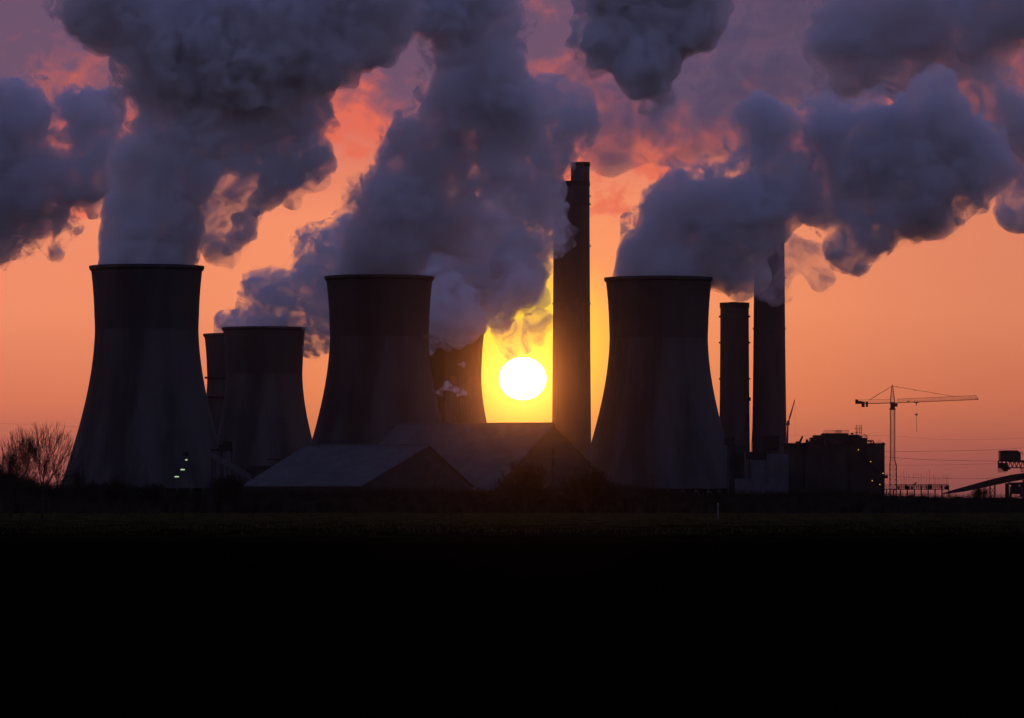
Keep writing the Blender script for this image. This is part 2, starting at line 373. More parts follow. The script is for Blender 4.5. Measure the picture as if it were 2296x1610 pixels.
# ------------------------------------------------------------------ cooling towers
def rad(z): return 27.9 * math.sqrt(1 + ((z - 98.5) / (66.5 if z < 98.5 else 79.0)) ** 2)
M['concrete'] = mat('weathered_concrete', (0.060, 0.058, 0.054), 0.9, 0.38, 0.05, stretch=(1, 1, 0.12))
M['concrete_dark'] = mat('damp_dark_concrete', (0.048, 0.045, 0.042), 0.9, 0.25, 0.06, stretch=(1, 1, 0.10))
def tower(u, D, lab):
    c = P(u, VH, D); c.z = 0
    t = thing('cooling_tower', c, lab, 'cooling tower', 'hyperbolic cooling towers')
    pr = [(rad(9), 9)] + [(rad(z), z) for z in np.linspace(12, 95, 26)] + [(rad(95) - 1.0, 95)] + [(rad(z) - 1.0, z) for z in np.linspace(90, 9, 12)]
    # shallow vertical ribs
    sh = lathe(pr, c, 144)
    co = np.empty(len(sh.vertices) * 3, dtype=np.float32); sh.vertices.foreach_get('co', co); co = co.reshape(-1, 3)
    co[::2, 0] += (co[::2, 0] - c.x) * 0.004; co[::2, 1] += (co[::2, 1] - c.y) * 0.004
    sh.vertices.foreach_set('co', co.reshape(-1))
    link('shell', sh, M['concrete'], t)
    up = [(rad(95) + 0.10, 95.0)] + [(rad(z) + 0.10 + 0.3 * min(1.0, (z - 95) / 8), z) for z in np.linspace(97, 127, 10)] + [(rad(127) - 1.0, 127)] + [(rad(z) - 1.0, z) for z in np.linspace(124, 95, 8)]
    ush = link('upper_shell', lathe(up, c, 144), M['concrete_dark'], t)
    link('rim', lathe([(rad(127) + 0.7, 127.0), (rad(128) + 1.3, 127.8), (rad(129.5) + 1.3, 129.5), (rad(129.5) - 1.2, 129.5), (rad(127) - 1.2, 127.0)], c, 144), M['concrete_dark'], ush, True)
    legs = MB(); n = 36
    for k in range(n):
        a0 = 2 * math.pi * k / n
        for sgn in (-1, 1):
            a1 = a0 + sgn * math.pi / n
            legs.tube((c.x + (rad(0) + 1) * math.cos(a0), c.y + (rad(0) + 1) * math.sin(a0), 0), (c.x + (rad(9) - 0.5) * math.cos(a1), c.y + (rad(9) - 0.5) * math.sin(a1), 9), 0.45)
    legs.build('leg_ring', M['concrete'], t)
    link('sky_block_drum', lathe([(rad(0) - 5, 0), (rad(10) - 3.5, 10.5), (rad(10) - 4.5, 10.5), (rad(0) - 6, 0)], c, 72), M['black'], t)  # black drum added to block the bright sky between the legs
    link('pond_wall', lathe([(rad(0) + 4, 0), (rad(0) + 4, 2.0), (rad(0) + 3, 2.0), (rad(0) + 3, 0)], c, 72), M['concrete'], t)
    return t, c
tower(329, D1, 'near cooling tower at the far left, beside the bare trees')
tower(850.5, D2, 'near cooling tower in the middle, left of the sun and behind the small shed')
tower(1477, D3, 'near cooling tower right of the tallest chimney')
tower(592.5, D4, 'far cooling tower seen whole between the left and middle near towers')
t5, c5_ = tower(547, D5, 'farthest cooling tower, only its left edge showing beside the leftmost tower')
for z in (95.5, 81.0): 
    link('walkway', lathe([(rad(z) + 0.6, z), (rad(z) + 2.2, z), (rad(z) + 2.2, z + 1.1), (rad(z) + 0.6, z + 1.1)], c5_, 96), M['concrete'], t5)
tower(995.5, D6, 'far cooling tower next to the sun, half hidden by the middle near tower')

# ------------------------------------------------------------------ chimneys
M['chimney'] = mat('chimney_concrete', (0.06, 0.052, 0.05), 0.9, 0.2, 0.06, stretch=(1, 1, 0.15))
def chimney(u, D, hw_top, hw_base, vtop, lab, v_base=1010.0, lip=0.4, flues=3):
    c = P(u, VH, D); c.z = 0; zt = P(u, vtop, D).z; rt = S(hw_top, D); rb = S(hw_base, D)
    t = thing('chimney', c, lab, 'chimney', 'tall concrete chimneys')
    pr = []
    for i in range(25):
        k = i / 24; z = zt * k; r = rt + (rb - rt) * max(0.0, 1 - k * 1.0) ** 1.6
        pr.append((r, z))
    pr += [(rt - 0.8, zt), (rt - 0.8, zt - 12), (rb - 1.4, 0)]
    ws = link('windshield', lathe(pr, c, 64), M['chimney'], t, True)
    link('cap', lathe([(rt + lip, zt - 3.0), (rt + lip, zt + 0.3), (rt - 1.0, zt + 0.3), (rt - 1.0, zt - 3.0)], c, 64), M['black'], ws)
    for k in range(flues):
        a = 2 * math.pi * k / flues + 0.4; q = rt * 0.48 if flues > 1 else 0
        cc = (c.x + q * math.cos(a), c.y + q * math.sin(a), 0); rr = rt * 0.36
        link('flue', lathe([(rr, zt - 11), (rr, zt + 0.6), (rr - 0.4, zt + 0.6), (rr - 0.4, zt - 11)], cc, 20), M['black'], ws)
    for f in (0.62, 0.80, 0.93) if hw_top > 25 else (0.9,):
        z = zt * f; r = rt + 0.3
        link('gallery', lathe([(r - 0.2, z), (r + 0.7, z), (r + 0.7, z + 1.0), (r + 0.6, z + 1.0), (r + 0.6, z + 0.2), (r - 0.2, z + 0.2)], c, 48), M['steel'], ws)
    return t, c
chimney(1281.5, 3900.0, 40.5, 45.5, 409, 'wide tall chimney right beside the sun')
chimney(1301, 4100.0, 21.0, 24, 365, 'slender highest chimney, only its top showing above the wide one beside the sun', flues=1)
chimney(1647, 3300.0, 32.0, 36, 680, 'shorter of the two chimneys right of the right-hand near tower')
t3, c3_ = chimney(1725, 3300.0, 34.0, 41, 498, 'taller chimney at the boiler house, its top lost in steam')
pa, pb = P(1716, 1008, 3287), P(1747, 977, 3287)
MB().box((pa.x, c3_.y - 14.5, pa.z), (pb.x, c3_.y - 9.0, pb.z)).build('duct_opening', M['black'], t3)
# short stack with the puff
c = P(989.5, VH, 3000.0); c.z = 0
t = thing('short_stack', c, 'short dark stack with pale steam at its mouth in front of a far tower', 'stack')
zt = P(989, 890, 3000).z
link('pipe', lathe([(2.6, 0), (2.4, zt), (2.0, zt), (2.0, 0)], c, 24), M['black'], t, True)
link('collar', lathe([(2.9, zt - 1.5), (2.9, zt - 0.6), (2.5, zt - 0.6), (2.5, zt - 1.5)], c, 24), M['steel'], t)

# ------------------------------------------------------------------ sheds
M['roof'] = mat('pale_profiled_roof', (0.09, 0.081, 0.075), 0.9, 0.14, 0.15, stretch=(1, 1, 0.3))
M['cladding'] = mat('grey_cladding', (0.045, 0.042, 0.04), 0.9, 0.15, 0.2)
M['pale_clad'] = mat('pale_blue_cladding', (0.085, 0.083, 0.085), 0.9, 0.2, 0.25, stretch=(1, 1, 0.4))
def shed(uA, uB, uR0, uR1, vE, vR, uC, D, ang, lab):
    """long side A-B facing the viewer's left, gable B-C; ang = how far the long side turns away"""
    eA = P(uA, vE, D + S(uB - uA, D) * math.tan(ang)); eB = P(uB, vE, D)
    L = Vector((eB.x - eA.x, eB.y - eA.y, 0)); n = Vector((S(uC - uB, D), S(uC - uB, D) * 1.1, 0))
    ze = eB.z; zr = P(uR1, vR, D).z
    rB = Vector((P(uR1, vR, D).x, 0, zr)); kx = (rB.x - eB.x) / n.x; rB.y = eB.y + n.y * kx
    B = Vector((eB.x, eB.y, ze)); A = B - L; Cc = B + n; Dd = A + n
    rA = rB - L * ((uR1 - uR0) / (uB - uA))
    c0 = Vector(((A.x + Cc.x) / 2, (A.y + Cc.y) / 2, 0))
    t = thing('storage_shed', c0, lab, 'shed', 'coal sheds')
    g0 = lambda p: Vector((p.x, p.y, 0))
    w = MB(); k = Vector((0, 0, -0.6))
    wl = w.add([g0(A), g0(B), g0(Cc), g0(Dd), A + k, B + k, Cc + k, Dd + k, rA + k, rB + k],
          [(0, 1, 5, 4), (1, 2, 6, 9, 5), (2, 3, 7, 6), (3, 0, 4, 8, 7)]).build('wall', M['cladding'], t)
    r = MB(); o1 = -n.normalized() * 0.8; o2 = n.normalized() * 0.8; e1 = L.normalized() * 0.6
    th = Vector((0, 0, -0.5))
    for (p, q, s_, q2, oo) in ((A, B, rB, rA, o1), (Cc, Dd, rA, rB, o2)):
        if p is A: V = [A + o1 - e1, B + o1 + e1, rB + e1, rA - e1]
        else: V = [Cc + o2 + e1, Dd + o2 - e1, rA - e1, rB + e1]
        rr = MB().add(V + [x + th for x in V], [(0, 1, 2, 3), (7, 6, 5, 4), (0, 4, 5, 1), (1, 5, 6, 2), (2, 6, 7, 3), (3, 7, 4, 0)]).build('roof', M['roof'], t)
    rd = MB(); rd.tube(rA - e1 + Vector((0, 0, .15)), rB + e1 + Vector((0, 0, .15)), 0.35); rd.build('ridge_cap', M['pale_clad'], rr)
    for q in (0.35, 0.6):
        a_ = B + n * q; dn = n.normalized(); nn = Vector((dn.y, -dn.x, 0))
        b_ = MB(); p0 = g0(a_) + nn * 0.05; b_.add([p0, p0 + dn * 5, p0 + dn * 5 + nn * .2, p0 + nn * .2] + [x + Vector((0, 0, 5.5)) for x in (p0, p0 + dn * 5, p0 + dn * 5 + nn * .2, p0 + nn * .2)],
              [(0, 1, 2, 3), (7, 6, 5, 4), (0, 4, 5, 1), (1, 5, 6, 2), (2, 6, 7, 3), (3, 7, 4, 0)]); b_.build('door', M['steel'], wl)
    return t
shed(547, 811, 683, 957, 1089, 996, 1056, 2150.0, R(22), 'smaller shed with a pale sloping roof in front of the middle near tower')
shed(758, 1106, 891, 1240, 1099, 947, 1385, 2380.0, R(18), 'larger shed behind the small one, its ridge just below the sun')

# ------------------------------------------------------------------ traced coordinates (detail views of the photograph)
def q5(x, y): return (1950 + x / 3.764) * 0.8969, (900 + y / 3.764) * 0.8969
def q4(x, y): return (1640 + x / 4.026) * 0.8969, (900 + y / 4.026) * 0.8969
def q3(x, y): return (1100 + x / 3.5875) * 0.8969, (900 + y / 3.5875) * 0.8969
def q2(x, y): return (560 + x / 3.5875) * 0.8969, (1000 + y / 3.5875) * 0.8969
def q1(x, y): return (x / 3.5875) * 0.8969, (1000 + y / 3.5875) * 0.8969
def pt(q, x, y, D): u, v = q(x, y); return P(u, v, D)
def bx(q, x0, y0, x1, y1, D, dep, name, m, parent, base=False):
    a = pt(q, x0, y1, D); b = pt(q, x1, y0, D)
    if base: a.z = 0
    return MB().box((a.x, D, a.z), (b.x, D + dep, b.z)).build(name, m, parent)

# ------------------------------------------------------------------ boiler house
DB = 2700.0
a = pt(q5, 80, 790, DB); b = pt(q5, 985, 790, DB)
t = thing('boiler_house', Vector(((a.x + b.x) / 2, DB + 20, 0)), 'dark square boiler house with rooftop pipes and small yellow lamps, left of the tower crane', 'building')
M['soot_clad'] = mat('sooty_cladding', (0.035, 0.032, 0.028), 0.9, 0.25, 0.12, stretch=(1, 1, 0.5))
bx(q5, 80, 790, 985, 1260, DB, 45, 'wall', M['soot_clad'], t, True)
bx(q5, 70, 783, 992, 796, DB - 0.6, 46.2, 'parapet', M['black'], t)
bx(q5, 413, 688, 645, 783, DB + 6, 28, 'penthouse', M['soot_clad'], t)
bx(q5, 325, 738, 413, 783, DB + 8, 20, 'plant_room', M['soot_clad'], t)
bx(q5, 645, 712, 765, 783, DB + 8, 20, 'plant_room', M['soot_clad'], t)
bx(q5, 765, 735, 822, 783, DB + 8, 18, 'plant_room', M['soot_clad'], t)
bx(q5, 300, 768, 330, 783, DB + 8, 12, 'plant_room', M['soot_clad'], t)
for x0, x1, y in ((310, 413, 716), (280, 375, 738), (288, 350, 757), (320, 413, 728), (645, 745, 712), (650, 770, 722), (690, 822, 742), (275, 330, 772)):
    MB().tube(pt(q5, x0, y, DB + 5), pt(q5, x1, y, DB + 5), 0.55, n=8).tube(pt(q5, x0, y, DB + 5), pt(q5, x0, 784, DB + 5), 0.3, n=6).build('pipe', M['black'], t)
def rail(q, x0, x1, ytop, ybot, D, parent, n, m, r=0.07, mids=(0.5,)):
    g_ = MB()
    for k in range(n + 1):
        x = x0 + (x1 - x0) * k / n; g_.tube(pt(q, x, ytop, D), pt(q, x, ybot, D), r, n=4)
    g_.tube(pt(q, x0, ytop, D), pt(q, x1, ytop, D), r, n=4)
    for f in mids: g_.tube(pt(q, x0, ytop + (ybot - ytop) * f, D), pt(q, x1, ytop + (ybot - ytop) * f, D), r * .8, n=4)
    return g_.build('railing', m, parent)
rail(q5, 413, 645, 662, 690, DB + 6.3, t, 14, M['black'], 0.11)
rail(q5, 520, 580, 664, 690, DB + 12, t, 6, M['black'], 0.14)
rail(q5, 85, 180, 779, 790, DB + 0.4, t, 7, M['black'], 0.08)
rail(q5, 820, 978, 779, 790, DB + 0.4, t, 12, M['black'], 0.08)
# roof ladder frames
for x0, x1, y0 in ((716, 726, 612), (745, 768, 610)):
    g_ = MB()
    g_.tube(pt(q5, x0, y0, DB + 9), pt(q5, x0, 720, DB + 9), 0.16, n=4).tube(pt(q5, x1, y0, DB + 9), pt(q5, x1, 730, DB + 9), 0.16, n=4)
    for y in range(y0 + 6, 722, 12): g_.tube(pt(q5, x0, y, DB + 9), pt(q5, x1, y, DB + 9), 0.1, n=4)
    g_.build('access_ladder', M['black'], t)
g_ = MB()
for y in (645, 682): g_.tube(pt(q5, 700, y, DB + 9), pt(q5, 768, y, DB + 9), 0.12, n=4)
g_.tube(pt(q5, 705, 700, DB + 9), pt(q5, 735, 672, DB + 9), 0.14, n=4)
g_.build('scaffold', M['black'], t)
def arch(q, x, y, rx, ry, D, r, parent, name='pipe', full=False):
    g_ = MB(); pts = []
    for k in range(11):
        a_ = math.pi * k / 10 * (2 if full else 1)
        u_, v_ = q(x + rx * math.cos(a_), y - ry * math.sin(a_)); pts.append(P(u_, v_, D))
    if not full: u_, v_ = q(x + rx, y + 20); pts.insert(0, P(u_, v_, D)); u_, v_ = q(x - rx, y + 20); pts.append(P(u_, v_, D))
    for i in range(len(pts) - 1): g_.tube(pts[i], pts[i + 1], r, n=6)
    return g_.build(name, M['black'], parent)
arch(q5, 255, 765, 8, 16, DB + 4, 0.45, t)
arch(q5, 868, 768, 12, 8, DB + 3, 0.4, t)
arch(q5, 795, 712, 16, 10, DB + 8, 0.16, t, 'hoop'); arch(q5, 808, 722, 13, 9, DB + 8, 0.14, t, 'hoop'); arch(q5, 936, 772, 12, 18, DB + 5, 0.1, t, 'hoop')
for x0, x1, y in ((240, 300, 776), (824, 860, 762), (150, 240, 786)):
    MB().tube(pt(q5, x0, y, DB + 3), pt(q5, x1, y, DB + 3), 0.5, n=8).build('pipe', M['black'], t)
g_ = MB(); g_.tube(pt(q5, 678, 712, DB + 8), pt(q5, 678, 694, DB + 8), 0.2, n=6).tube(pt(q5, 664, 693, DB + 8), pt(q5, 692, 693, DB + 8), 0.45, n=8).build('vent_cowl', M['black'], t)
bx(q5, 150, 765, 182, 784, DB + 4, 5, 'winch_box', M['black'], t)
MB().tube(pt(q5, 182, 784, DB + 5), pt(q5, 213, 716, DB + 5), 0.75, 0.45, n=6).build('davit_arm', M['black'], t)
bx(q5, 963, 775, 977, 790, DB + 2, 4, 'vent_box', M['black'], t)
for x in (222, 640, 662, 818): bx(q5, x, 800, x + 7, 1250, DB - 0.5, 0.45, 'pilaster', M['black'], t, True)
g_ = MB()
for (x0, y0, x1, y1) in ((700, 860, 848, 960), (848, 960, 962, 1072), (962, 1072, 868, 1140), (868, 1140, 945, 1180)):
    pa, pb = pt(q5, x0, y0, DB - 1.2), pt(q5, x1, y1, DB - 1.2); g_.tube(pa, pb, 0.35, n=4)
    g_.tube(pa + Vector((0, 0, 1.1)), pb + Vector((0, 0, 1.1)), 0.09, n=4)
g_.build('outside_stair', M['black'], t)
M['lamp'] = bpy.data.materials.new('lamp_glow'); M['lamp'].use_nodes = True; nt_ = M['lamp'].node_tree; nt_.nodes.clear()
e_ = nt_.nodes.new('ShaderNodeEmission'); e_.inputs[0].default_value = (1.0, 0.55, 0.12, 1); e_.inputs[1].default_value = 0.5
o_ = nt_.nodes.new('ShaderNodeOutputMaterial'); nt_.links.new(e_.outputs[0], o_.inputs[0])
M['lamp_w'] = bpy.data.materials.new('fluorescent_glow'); M['lamp_w'].use_nodes = True; nt_ = M['lamp_w'].node_tree; nt_.nodes.clear()
e_ = nt_.nodes.new('ShaderNodeEmission'); e_.inputs[0].default_value = (0.66, 0.95, 0.55, 1); e_.inputs[1].default_value = 0.38
o_ = nt_.nodes.new('ShaderNodeOutputMaterial'); nt_.links.new(e_.outputs[0], o_.inputs[0])
for x, y in ((738, 845), (853, 956), (970, 1066), (868, 1136), (940, 1171)):
    p_ = pt(q5, x, y, DB - 1.6); f_ = MB().box((p_.x - .25, p_.y, p_.z + .35), (p_.x + .25, p_.y + .9, p_.z + .5)).build('lamp_bracket', M['black'], t); lb = f_
    me = bpy.data.meshes.new('lamp'); bm = bmesh.new(); bmesh.ops.create_icosphere(bm, subdivisions=2, radius=0.26, matrix=Matrix.Translation(p_)); bm.to_mesh(me); bm.free()
    link('lamp', me, M['lamp'], lb, True)
bx(q5, 985, 1085, 1015, 1113, DB + 2, 6, 'side_platform', M['black'], t)
rail(q5, 985, 1015, 1070, 1086, DB + 2, t, 4, M['black'], 0.08)

# ------------------------------------------------------------------ tower crane
DC = 2760.0
def mast_lattice(g_, pa, pb, hw, n, r, ra):
    """square lattice from pa (bottom) to pb (top)"""
    pa = Vector(pa); pb = Vector(pb); ax = (pb - pa).normalized(); s1 = ax.orthogonal().normalized()
    s1 = Vector((1, 0, 0)) if abs(ax.z) > 0.7 else Vector((0, 0, 1)); s2 = ax.cross(s1).normalized(); s1 = s2.cross(ax).normalized()
    hw0, hw1 = hw if isinstance(hw, tuple) else (hw, hw)
    crn = [(1, 1), (1, -1), (-1, -1), (-1, 1)]
    at = lambda k, c_: pa.lerp(pb, k) + s1 * c_[0] * (hw0 + (hw1 - hw0) * k) + s2 * c_[1] * (hw0 + (hw1 - hw0) * k)
    for c_ in crn: g_.tube(at(0, c_), at(1, c_), r, n=4)
    for i in range(n):
        k0, k1 = i / n, (i + 1) / n
        for j in range(4):
            c_, d_ = crn[j], crn[(j + 1) % 4]
            g_.tube(at(k0, c_), at(k1, d_) if (i % 2) else at(k1, d_), ra, n=4)
            g_.tube(at(k0, d_), at(k1, c_), ra, n=4) if j % 2 == 0 else None
            g_.tube(at(k1, c_), at(k1, d_), ra, n=4)
    return g_
uM = q5(1059, 0)[0]
base = P(uM, VH, DC); base.z = 0
t = thing('tower_crane', base, 'tower crane with a long jib to the right, standing right of the boiler house', 'crane')
mx_ = base.x
z_of = lambda y: P(0, q5(0, y)[1], DC).z
g_ = MB(); mast_lattice(g_, (mx_ + .3, DC, 0), (mx_ + .3, DC, z_of(985)), 1.75, 8, 0.22, 0.11)
mast_lattice(g_, (mx_ + .2, DC, z_of(985)), (mx_, DC, z_of(945)), (1.75, 1.25), 1, 0.2, 0.1)
mast_lattice(g_, (mx_, DC, z_of(945)), (mx_, DC, z_of(465)), 1.25, 20, 0.19, 0.10); g_.build('mast', M['steel'], t)
ring = lathe([(0.6, 0), (1.7, 0), (1.7, 1.0), (0.6, 1.0)], (mx_, DC, z_of(470)), 24); link('slewing_ring', ring, M['steel'], t)
MB().box((mx_ - 1.2, DC - 1.2, z_of(452)), (mx_ + 1.2, DC + 1.2, z_of(395))).build('slewing_platform', M['steel'], t)
cb = MB().box((mx_ + 1.25, DC - 2.2, z_of(440)), (mx_ + 2.6, DC - .2, z_of(408))).build('cab', M['steel'], t)
g_ = MB(); mast_lattice(g_, (mx_, DC, z_of(395)), (mx_ - .2, DC, z_of(248)), (1.25, 0.35), 7, 0.17, 0.09); g_.tube((mx_ - .2, DC, z_of(248)), (mx_ - .1, DC, z_of(236)), 0.3); g_.build('tower_head', M['steel'], t)
# jib: two bottom chords, one top chord
g_ = MB(); n = 30
b0, b1 = pt(q5, 1085, 404, DC), pt(q5, 1865, 372, DC); t0_, t1_ = pt(q5, 1100, 368, DC), pt(q5, 1846, 334, DC)
dy = Vector((0, 0.8, 0))
g_.tube(b0 - dy, b1 - dy, 0.2, n=4).tube(b0 + dy, b1 + dy, 0.2, n=4).tube(t0_, t1_, 0.13, n=4)
for i in range(n):
    for s_ in (-1, 1):
        g_.tube(b0.lerp(b1, i / n) + dy * s_, t0_.lerp(t1_, (i + .5) / n), 0.085, n=4); g_.tube(t0_.lerp(t1_, (i + .5) / n), b0.lerp(b1, (i + 1) / n) + dy * s_, 0.085, n=4)
    g_.tube(b0.lerp(b1, i / n) - dy, b0.lerp(b1, i / n) + dy, 0.07, n=4)
g_.tube(t1_, b1, 0.15, n=4)
jb = g_.build('jib', M['steel'], t)
bx(q5, 1850, 365, 1866, 374, DC - .8, 1.6, 'jib_tip', M['steel'], jb)
g_ = MB(); c0, c1 = pt(q5, 725, 410, DC), pt(q5, 1035, 405, DC)
g_.tube(c0 - dy, c1 - dy, 0.3, n=4).tube(c0 + dy, c1 + dy, 0.3, n=4)
for i in range(12): g_.tube(c0.lerp(c1, i / 12) - dy, c0.lerp(c1, (i + 1) / 12) + dy, 0.1, n=4)
cj = g_.build('counter_jib', M['steel'], t)
g_ = MB()
for i in range(13):
    p_ = c0.lerp(c1, i / 12) - dy; g_.tube(p_, p_ + Vector((0, 0, 2.0)), 0.07, n=4)
r0, r1 = c0 - dy + Vector((0, 0, 2.0)), c1 - dy + Vector((0, 0, 2.0)); g_.tube(r0, r1, 0.09, n=4); g_.tube(r0 - Vector((0, 0, .9)), r1 - Vector((0, 0, .9)), 0.07, n=4)
g_.build('railing', M['steel'], t)
bx(q5, 768, 392, 798, 443, DC - .7, 1.4, 'counterweight', M['black'], cj); bx(q5, 809, 392, 828, 441, DC - .7, 1.4, 'counterweight', M['black'], cj)
bx(q5, 710, 371, 736, 413, DC - 1, 2, 'winch_house', M['black'], t); bx(q5, 736, 385, 768, 413, DC - 1, 2, 'winch_house', M['black'], t)
ap = pt(q5, 1058, 245, DC)
for s_ in (-1, 1): MB().tube(ap + dy * .3 * s_, pt(q5, 840, 378, DC) + dy * s_, 0.11, n=4).build('pendant', M['steel'], t)
MB().tube(ap, pt(q5, 1640, 343, DC), 0.13, n=4).build('pendant', M['steel'], t)
MB().tube(ap + Vector((0, .1, .05)), pt(q5, 835, 377, DC - .3), 0.07, n=4).build('pendant', M['steel'], t)
for x, y in ((1098, 252), (1273, 285), (1452, 314), (925, 323)):
    p_ = pt(q5, x, y, DC); MB().box((p_.x - .35, p_.y - .2, p_.z - .2), (p_.x + .35, p_.y + .2, p_.z + .2)).build('link_plate', M['black'], t)
bx(q5, 1258, 394, 1306, 403, DC - .9, 1.8, 'trolley', M['black'], jb); bx(q5, 1200, 385, 1220, 394, DC - .5, 1.0, 'hoist_winch', M['black'], t)
MB().tube(pt(q5, 1283, 403, DC), pt(q5, 1283, 422, DC), 0.3, n=6).tube(pt(q5, 1283, 420, DC), pt(q5, 1283, 508, DC), 0.05, n=4).build('hoist_rope', M['steel'], t)
g_ = MB(); g_.tube(pt(q5, 1270, 511, DC), pt(q5, 1297, 511, DC), 0.32, n=6).tube(pt(q5, 1283, 511, DC), pt(q5, 1284, 530, DC), 0.45, 0.12, n=6); g_.build('hook_block', M['black'], t)
MB().tube(pt(q5, 1284, 528, DC), pt(q5, 1286, 675, DC), 0.12, n=4).build('chain', M['steel'], t)

# ------------------------------------------------------------------ mobile cranes by the chimneys
def mobile_crane(lab, D, xb, yb, joints, hook=None, q=q4, lattice=False):
    b_ = pt(q, xb, yb, D); b_.z = 0
    t = thing('mobile_crane', b_, lab, 'crane', 'mobile cranes at the chimneys')
    MB().box((b_.x - 5, D - 1.4, 0.8), (b_.x + 5, D + 1.4, 2.4)).build('chassis', M['steel'], t)
    MB().box((b_.x - 2, D - 1.3, 2.4), (b_.x + 2.6, D + 1.3, 4.2)).build('superstructure', M['steel'], t)
    for k in range(4):
        for s_ in (-1, 1):
            w_ = MB().tube((b_.x - 3.9 + k * 2.6, D + s_ * 1.05, .8), (b_.x - 3.9 + k * 2.6, D + s_ * 1.5, .8), .8, n=14).build('wheel', M['black'], t)
    prev = Vector((b_.x, D, 3.6))
    for (x, y, r0, r1) in joints:
        nx = pt(q, x, y, D)
        if lattice: g_ = MB(); mast_lattice(g_, prev, nx, (r0, r1), 18, 0.16, 0.09)
        else: g_ = MB().tube(prev, nx, r0, r1, 6)
        g_.build('boom', M['steel'], t); prev = nx
    if hook: MB().tube(prev, pt(q, *hook, D), 0.06, n=4).build('hoist_rope', M['steel'], t)
    return t, prev
t, tp = mobile_crane('mobile crane with a thin telescopic boom rising right of the taller chimney', 2950.0, 1310, 1000, ((1326, 655, .7, .5), (1342, 590, .36, .34), (1366, 510, .5, .42), (1396, 400, .4, .2)), (1402, 760))
p_ = pt(q4, 1328, 645, 2950.0)
MB().box((p_.x - 1.0, 2949, p_.z - .6), (p_.x + 1.0, 2951, p_.z + .6)).build('boom_head', M['black'], t)
p_ = pt(q4, 1330, 622, 2950.0); MB().box((p_.x - .8, 2949.2, p_.z - .6), (p_.x + .8, 2950.8, p_.z + .6)).build('boom_head', M['black'], t)
t, tp = mobile_crane('mobile crane whose boom head shows at the edge of the shorter chimney', 3050.0, 850, 1000, ((862, 780, .6, .5), (938, 392, .45, .3)), (966, 720))
MB().box((tp.x - .7, 3049, tp.z - 1.2), (tp.x + .9, 3051, tp.z + 1)).build('boom_head', M['black'], t)
mobile_crane('crawler crane with a lattice boom leaning between the two right-hand chimneys', 3100.0, 948, 1000, ((1002, 450, 1.5, .8),), None, lattice=True)

# ------------------------------------------------------------------ low buildings by the chimneys
DL = 2640.0
def building(lab, name, blocks, q, D, cat='building', group=None):
    x0 = min(b_[0] for b_ in blocks); x1 = max(b_[2] for b_ in blocks)
    a = pt(q, x0, 1290, D); b = pt(q, x1, 1290, D)
    t = thing(name, Vector(((a.x + b.x) / 2, D, 0)), lab, cat, group)
    for (xa, ya, xb, yb, off, dep, nm, m_) in blocks:
        bx(q, xa, ya, xb, yb, D + off, dep, nm, m_, t, yb > 1200 and q is q4)
    return t
t = building('pale blue-grey clad annex between the near tower and the dark boiler house', 'annex_building',
   [(1115, 945, 1333, 1300, 0, 30, 'wall', M['pale_clad']), (945, 1008, 1114.4, 1300, .4, 28, 'wall', M['pale_clad']), (905, 925, 1112, 1003, 3, 20, 'plant_room', M['black']),
    (905, 1006, 944, 1192, .2, 10, 'pier', M['pale_clad']), (1160, 936, 1290, 945, 5, 15, 'roof_vent', M['pale_clad']), (1118, 918, 1160, 942, 6, 8, 'roof_vent', M['cladding']),
    (935, 1006, 943, 1200, -.3, .45, 'downpipe', M['black'])], q4, DL)
building('dark plant block with stepped top, half hidden by the right-hand near tower', 'plant_block',
   [(740, 850, 800, 1300, 0, 30, 'wall', M['soot_clad']), (800, 945, 904, 1300, 1, 30, 'wall', M['soot_clad']), (795, 852, 920, 940, 3, 20, 'tank_house', M['cladding']), (700, 775, 790, 850, 5, 20, 'conveyor_head', M['soot_clad'])], q4, DL + 60)
building('long low wall-like shed at the foot of the right-hand near tower', 'low_shed', [(812, 1203, 1100, 1300, 0, 12, 'wall', M['cladding']), (806, 1196, 1104, 1205, -.5, 13, 'roof', M['pale_clad'])], q4, DL - 60)
# headhouse, gallery and stair tower on the left
DH = 2250.0
def slab_between(pa, pb, h, dep, name, m_, parent):
    up = Vector((0, 0, h)); d_ = Vector((0, dep, 0))
    V = [pa, pb, pb + up, pa + up]; V += [x + d_ for x in V]
    return MB().add(V, [(0, 1, 2, 3), (7, 6, 5, 4), (0, 4, 5, 1), (1, 5, 6, 2), (2, 6, 7, 3), (3, 7, 4, 0)]).build(name, m_, parent)
pa = pt(q1, 1890, 515, DH); pb = pt(q2, 235, 718, DH)
t = thing('coal_conveyor', Vector(((pa.x + pb.x) / 2, DH, 0)), 'pale inclined conveyor gallery coming down to the left end of the small shed', 'conveyor')
slab_between(pa, pb, 2.6, 3.5, 'gallery', M['pale_clad'], t)
for k in (0.1, 0.4, 0.7):
    p_ = pa.lerp(pb, k); MB().tube((p_.x, DH + .6, 0), (p_.x, DH + .6, p_.z), .35).tube((p_.x, DH + 2.9, 0), (p_.x, DH + 2.9, p_.z), .35).tube((p_.x, DH + .6, 0), (p_.x, DH + 2.9, p_.z * .9), .2).build('trestle', M['steel'], t)
a = pt(q1, 1895, 450, DH)
t = thing('conveyor_headhouse', Vector((a.x + 4, DH + 4, 0)), 'small dark headhouse on stilts at the top of the pale conveyor', 'headhouse')
bx(q1, 1890, 440, 2085, 455, DH + .2, 8, 'platform', M['black'], t)
bx(q1, 2000, 370, 2085, 440, DH + 1, 6, 'cabin', M['black'], t); bx(q1, 1960, 400, 2000, 440, DH + 1, 6, 'cabin', M['black'], t)
MB().tube(pt(q1, 1975, 400, DH + 3), pt(q1, 1975, 315, DH + 3), .3).build('mast', M['steel'], t)
